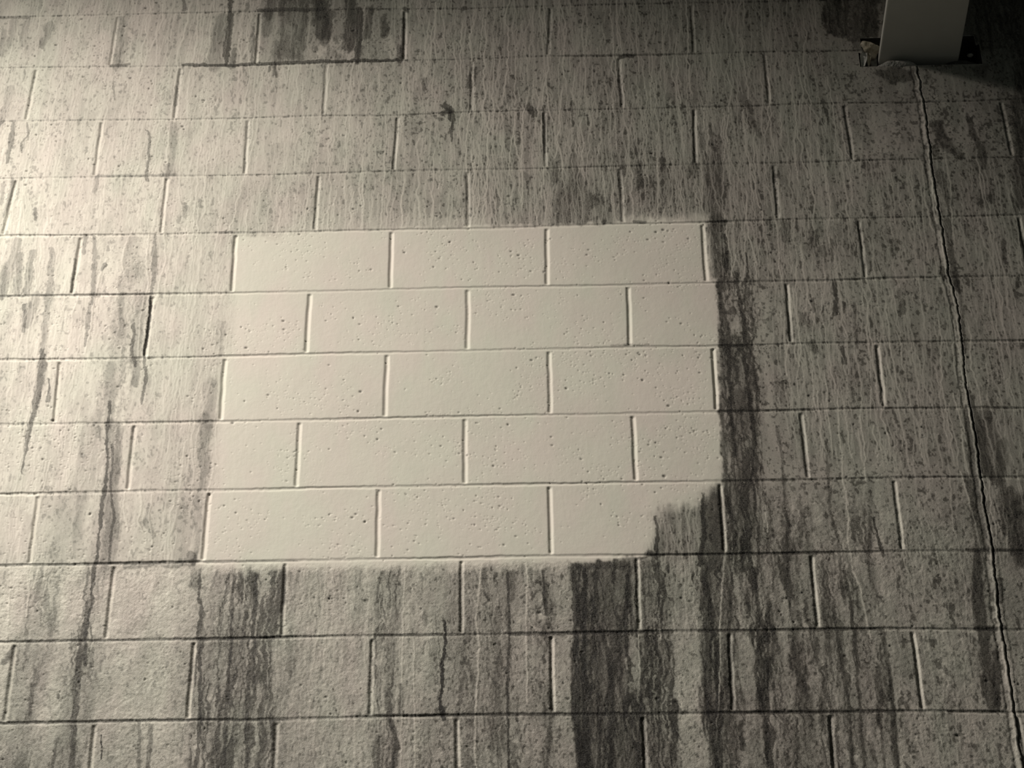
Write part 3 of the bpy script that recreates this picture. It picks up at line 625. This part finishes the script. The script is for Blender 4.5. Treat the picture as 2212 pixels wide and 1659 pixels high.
# ------------------------------------------------------------------ materials
def painted_block():
    mt, nt, N, L, B = nmat('painted_block')
    a = N.new('ShaderNodeAttribute'); a.attribute_name = 'soil_light'
    t = N.new('ShaderNodeAttribute'); t.attribute_name = 'tint'
    cr = N.new('ShaderNodeAttribute'); cr.attribute_name = 'coarse'
    tc = N.new('ShaderNodeTexCoord')
    # fine dirt speckle finer than the mesh
    n1 = N.new('ShaderNodeTexNoise'); n1.inputs['Scale'].default_value = 330; n1.inputs['Detail'].default_value = 3
    L.new(tc.outputs['Object'], n1.inputs['Vector'])
    sp = N.new('ShaderNodeMath'); sp.operation = 'SUBTRACT'; L.new(n1.outputs['Fac'], sp.inputs[0]); sp.inputs[1].default_value = .5
    inv = N.new('ShaderNodeMath'); inv.operation = 'SUBTRACT'; inv.inputs[0].default_value = 1.06; L.new(a.outputs['Fac'], inv.inputs[1])
    amt = N.new('ShaderNodeMath'); amt.operation = 'MULTIPLY'; L.new(sp.outputs[0], amt.inputs[0]); L.new(inv.outputs[0], amt.inputs[1])
    am2 = N.new('ShaderNodeMath'); am2.operation = 'MULTIPLY'; L.new(amt.outputs[0], am2.inputs[0]); am2.inputs[1].default_value = .55
    s = N.new('ShaderNodeMath'); s.operation = 'ADD'; L.new(a.outputs['Fac'], s.inputs[0]); L.new(am2.outputs[0], s.inputs[1])
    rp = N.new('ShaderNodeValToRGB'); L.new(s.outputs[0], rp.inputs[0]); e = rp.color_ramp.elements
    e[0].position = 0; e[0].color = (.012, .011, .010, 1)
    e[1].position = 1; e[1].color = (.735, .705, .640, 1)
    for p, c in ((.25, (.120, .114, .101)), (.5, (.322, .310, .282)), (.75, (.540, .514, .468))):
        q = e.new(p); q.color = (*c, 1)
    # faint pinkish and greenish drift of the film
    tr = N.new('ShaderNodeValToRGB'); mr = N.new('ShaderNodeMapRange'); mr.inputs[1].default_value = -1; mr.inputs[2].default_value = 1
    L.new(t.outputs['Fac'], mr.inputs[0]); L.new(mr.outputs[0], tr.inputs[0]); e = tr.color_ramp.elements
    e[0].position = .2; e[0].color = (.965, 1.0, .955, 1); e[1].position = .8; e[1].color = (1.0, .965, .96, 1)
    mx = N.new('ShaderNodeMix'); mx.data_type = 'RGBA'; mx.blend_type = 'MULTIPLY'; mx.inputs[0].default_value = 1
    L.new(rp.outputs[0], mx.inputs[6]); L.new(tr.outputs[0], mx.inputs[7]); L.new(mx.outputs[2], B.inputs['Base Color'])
    B.inputs['Roughness'].default_value = .62; B.inputs['Specular IOR Level'].default_value = .28
    nb = N.new('ShaderNodeTexNoise'); nb.inputs['Scale'].default_value = 420; nb.inputs['Detail'].default_value = 2
    L.new(tc.outputs['Object'], nb.inputs['Vector'])
    bp = N.new('ShaderNodeBump'); bp.inputs['Distance'].default_value = .0006
    L.new(cr.outputs['Fac'], bp.inputs['Strength']); L.new(nb.outputs['Fac'], bp.inputs['Height'])
    L.new(bp.outputs[0], B.inputs['Normal'])
    return mt
me.materials.append(painted_block())

def rough_mat(name, c1, c2, scale, rough=.85, bump=.004, bscale=60):
    mt, nt, N, L, B = nmat(name)
    tc = N.new('ShaderNodeTexCoord'); n = N.new('ShaderNodeTexNoise'); n.inputs['Scale'].default_value = scale; n.inputs['Detail'].default_value = 5
    L.new(tc.outputs['Object'], n.inputs['Vector'])
    rp = N.new('ShaderNodeValToRGB'); L.new(n.outputs['Fac'], rp.inputs[0])
    rp.color_ramp.elements[0].position = .35; rp.color_ramp.elements[0].color = (*c1, 1)
    rp.color_ramp.elements[1].position = .65; rp.color_ramp.elements[1].color = (*c2, 1)
    L.new(rp.outputs[0], B.inputs['Base Color']); B.inputs['Roughness'].default_value = rough
    n2 = N.new('ShaderNodeTexNoise'); n2.inputs['Scale'].default_value = bscale; n2.inputs['Detail'].default_value = 3
    L.new(tc.outputs['Object'], n2.inputs['Vector'])
    bp = N.new('ShaderNodeBump'); bp.inputs['Distance'].default_value = bump; L.new(n2.outputs['Fac'], bp.inputs['Height']); L.new(bp.outputs[0], B.inputs['Normal'])
    return mt
M_beam = rough_mat('beam_paint', (.50, .49, .45), (.54, .53, .49), 9, .5, .0004, 300)
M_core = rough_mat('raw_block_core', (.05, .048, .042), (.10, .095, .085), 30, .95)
M_mortar = rough_mat('grey_mortar', (.24, .23, .21), (.42, .41, .38), 45, .95, .006, 110)
M_pale = rough_mat('pale_block', (.42, .42, .39), (.62, .61, .57), 60, .9, .004, 140)
M_pack = rough_mat('torn_packing', (.28, .24, .17), (.55, .50, .40), 40, .8, .004, 90)
M_conc = rough_mat('bare_concrete', (.06, .06, .055), (.10, .10, .09), 1.5, .9, .002, 40)

# ------------------------------------------------------------------ pocket lining, floor, ceiling
bm = bmesh.new()
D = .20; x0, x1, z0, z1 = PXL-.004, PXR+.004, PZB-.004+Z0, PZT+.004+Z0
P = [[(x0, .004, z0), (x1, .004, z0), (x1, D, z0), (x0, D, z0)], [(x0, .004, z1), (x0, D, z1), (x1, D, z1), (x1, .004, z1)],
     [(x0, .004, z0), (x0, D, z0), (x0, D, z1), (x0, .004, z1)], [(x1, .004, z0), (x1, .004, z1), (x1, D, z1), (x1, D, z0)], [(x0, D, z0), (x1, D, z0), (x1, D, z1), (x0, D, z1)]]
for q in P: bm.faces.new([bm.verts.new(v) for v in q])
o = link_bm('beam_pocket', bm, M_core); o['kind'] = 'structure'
bm = bmesh.new(); box(bm, (-4, -9, -.2), (4.5, .35, 0)); link_bm('floor', bm, M_conc)['kind'] = 'structure'
bm = bmesh.new(); box(bm, (-4, -9, Z0+1.55), (4.5, .35, Z0+1.8)); link_bm('ceiling', bm, M_conc)['kind'] = 'structure'

# ------------------------------------------------------------------ steel beam (wide-flange section) bearing in the pocket
BX0, BX1, BZ = .9185, 1.1365, -.236+Z0
bm = bmesh.new()
xc_, hw_, dp, tf, tw = (BX0+BX1)/2, (BX1-BX0)/2, .46, .024, .010
prof = [(-hw_,0),(hw_,0),(hw_,tf),(tw/2,tf),(tw/2,dp-tf),(hw_,dp-tf),(hw_,dp),(-hw_,dp),(-hw_,dp-tf),(-tw/2,dp-tf),(-tw/2,tf),(-hw_,tf)]
r1 = [bm.verts.new((xc_+x, .10 if z < .11 else -.012, BZ+z)) for x, z in prof]
r2 = [bm.verts.new((xc_+x, -8.9, BZ+z)) for x, z in prof]
n = len(prof)
for j in range(n): bm.faces.new([r1[j], r1[(j+1) % n], r2[(j+1) % n], r2[j]])
bm.faces.new(r1[::-1]); bm.faces.new(r2)
bmesh.ops.recalc_face_normals(bm, faces=bm.faces)
bmesh.ops.bevel(bm, geom=[e for e in bm.edges if abs(e.verts[0].co.y-e.verts[1].co.y) > 5], offset=.0018, segments=2, affect='EDGES')
o = link_bm('steel_beam', bm, M_beam)
tag(o, 'pale painted overhead beam running into a broken pocket at the top right of the wall', 'beam')

# ------------------------------------------------------------------ lumps in the pocket
def lump(name, loc, dims, mat, seed, jitter=.25, sub=3, rot=(0, 0, 0)):
    bm = bmesh.new(); bmesh.ops.create_icosphere(bm, subdivisions=sub, radius=1)
    rg = np.random.default_rng(seed); ph = rg.uniform(0, 6.28, (8, 3)); fr = rg.normal(0, 1, (8, 3))*np.array([2, 2, 3, 3, 5, 5, 8, 8])[:, None]*.6
    for v in bm.verts:
        p = np.array(v.co); s = sum(np.sin(fr[j]@p+ph[j, 0])/(1+j*.5) for j in range(8))
        v.co = v.co*(1+jitter*.4*s)
        v.co = Vector((v.co.x*dims[0], v.co.y*dims[1], v.co.z*dims[2]))
    o = link_bm(name, bm, mat, smooth=False); o.location = loc; o.rotation_euler = rot
    return o
o = lump('mortar_bed', (.962, .030, Z0-.262), (.062, .040, .018), M_mortar, 3, .22, 4)
tag(o, 'mound of grey crumbling mortar squeezed under the end of the beam', 'mortar')
o = lump('torn_packing', (.893, .016, Z0-.190), (.026, .020, .020), M_pack, 8, .5, 4, (0, .5, 0))
tag(o, 'crumpled tan packing stuffed in the pocket left of the beam', 'packing')
bm = bmesh.new()
def shard(bm, pts, y0, th):
    f = [bm.verts.new((x, y0+dy, z+Z0)) for x, z, dy in pts]; b = [bm.verts.new((x+.001, y0+dy+th, z+Z0)) for x, z, dy in pts]
    n = len(pts); bm.faces.new(f); bm.faces.new(b[::-1])
    for j in range(n): bm.faces.new([f[j], b[j], b[(j+1) % n], f[(j+1) % n]])
def upx(x, y, dy=0):
    a, b = unproj([float(x)], [float(y)]); return (float(a[0]), float(b[0]), dy)
shard(bm, [upx(1864,92), upx(1871,88,.004), upx(1873,104), upx(1874,122,.003), upx(1868,140), upx(1861,141,.004), upx(1858,118), upx(1860,104)], .004, .012)
bmesh.ops.recalc_face_normals(bm, faces=bm.faces)
tag(link_bm('block_splinter', bm, M_pale), 'upright pale splinter of broken block at the left edge of the pocket', 'splinter')
bm = bmesh.new()
shard(bm, [upx(1876,106), upx(1880,104,.002), upx(1882,118), upx(1880,130,.003), upx(1876,138), upx(1874,124,.003)], .010, .008)
bmesh.ops.recalc_face_normals(bm, faces=bm.faces)
tag(link_bm('foil_strip', bm, M_pack), 'thin curled strip hanging below the tan packing in the pocket', 'strip')
bm = bmesh.new()
shard(bm, [upx(1884,108), upx(1896,104,.002), upx(1897,124), upx(1895,138,.003), upx(1890,128), upx(1886,138,.003), upx(1883,122)], .03, .010)
bmesh.ops.recalc_face_normals(bm, faces=bm.faces)
tag(link_bm('block_splinter', bm, M_mortar), 'dark jagged splinter of block close against the left side of the beam', 'splinter')
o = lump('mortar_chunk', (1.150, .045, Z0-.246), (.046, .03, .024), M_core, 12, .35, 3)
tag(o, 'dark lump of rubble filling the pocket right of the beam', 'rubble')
o = lump('mortar_crumb', (1.172, .020, Z0-.214), (.0100, .008, .006), M_mortar, 14, .3, 2)
tag(o, 'small pale crumb of mortar perched in the right end of the pocket', 'rubble')
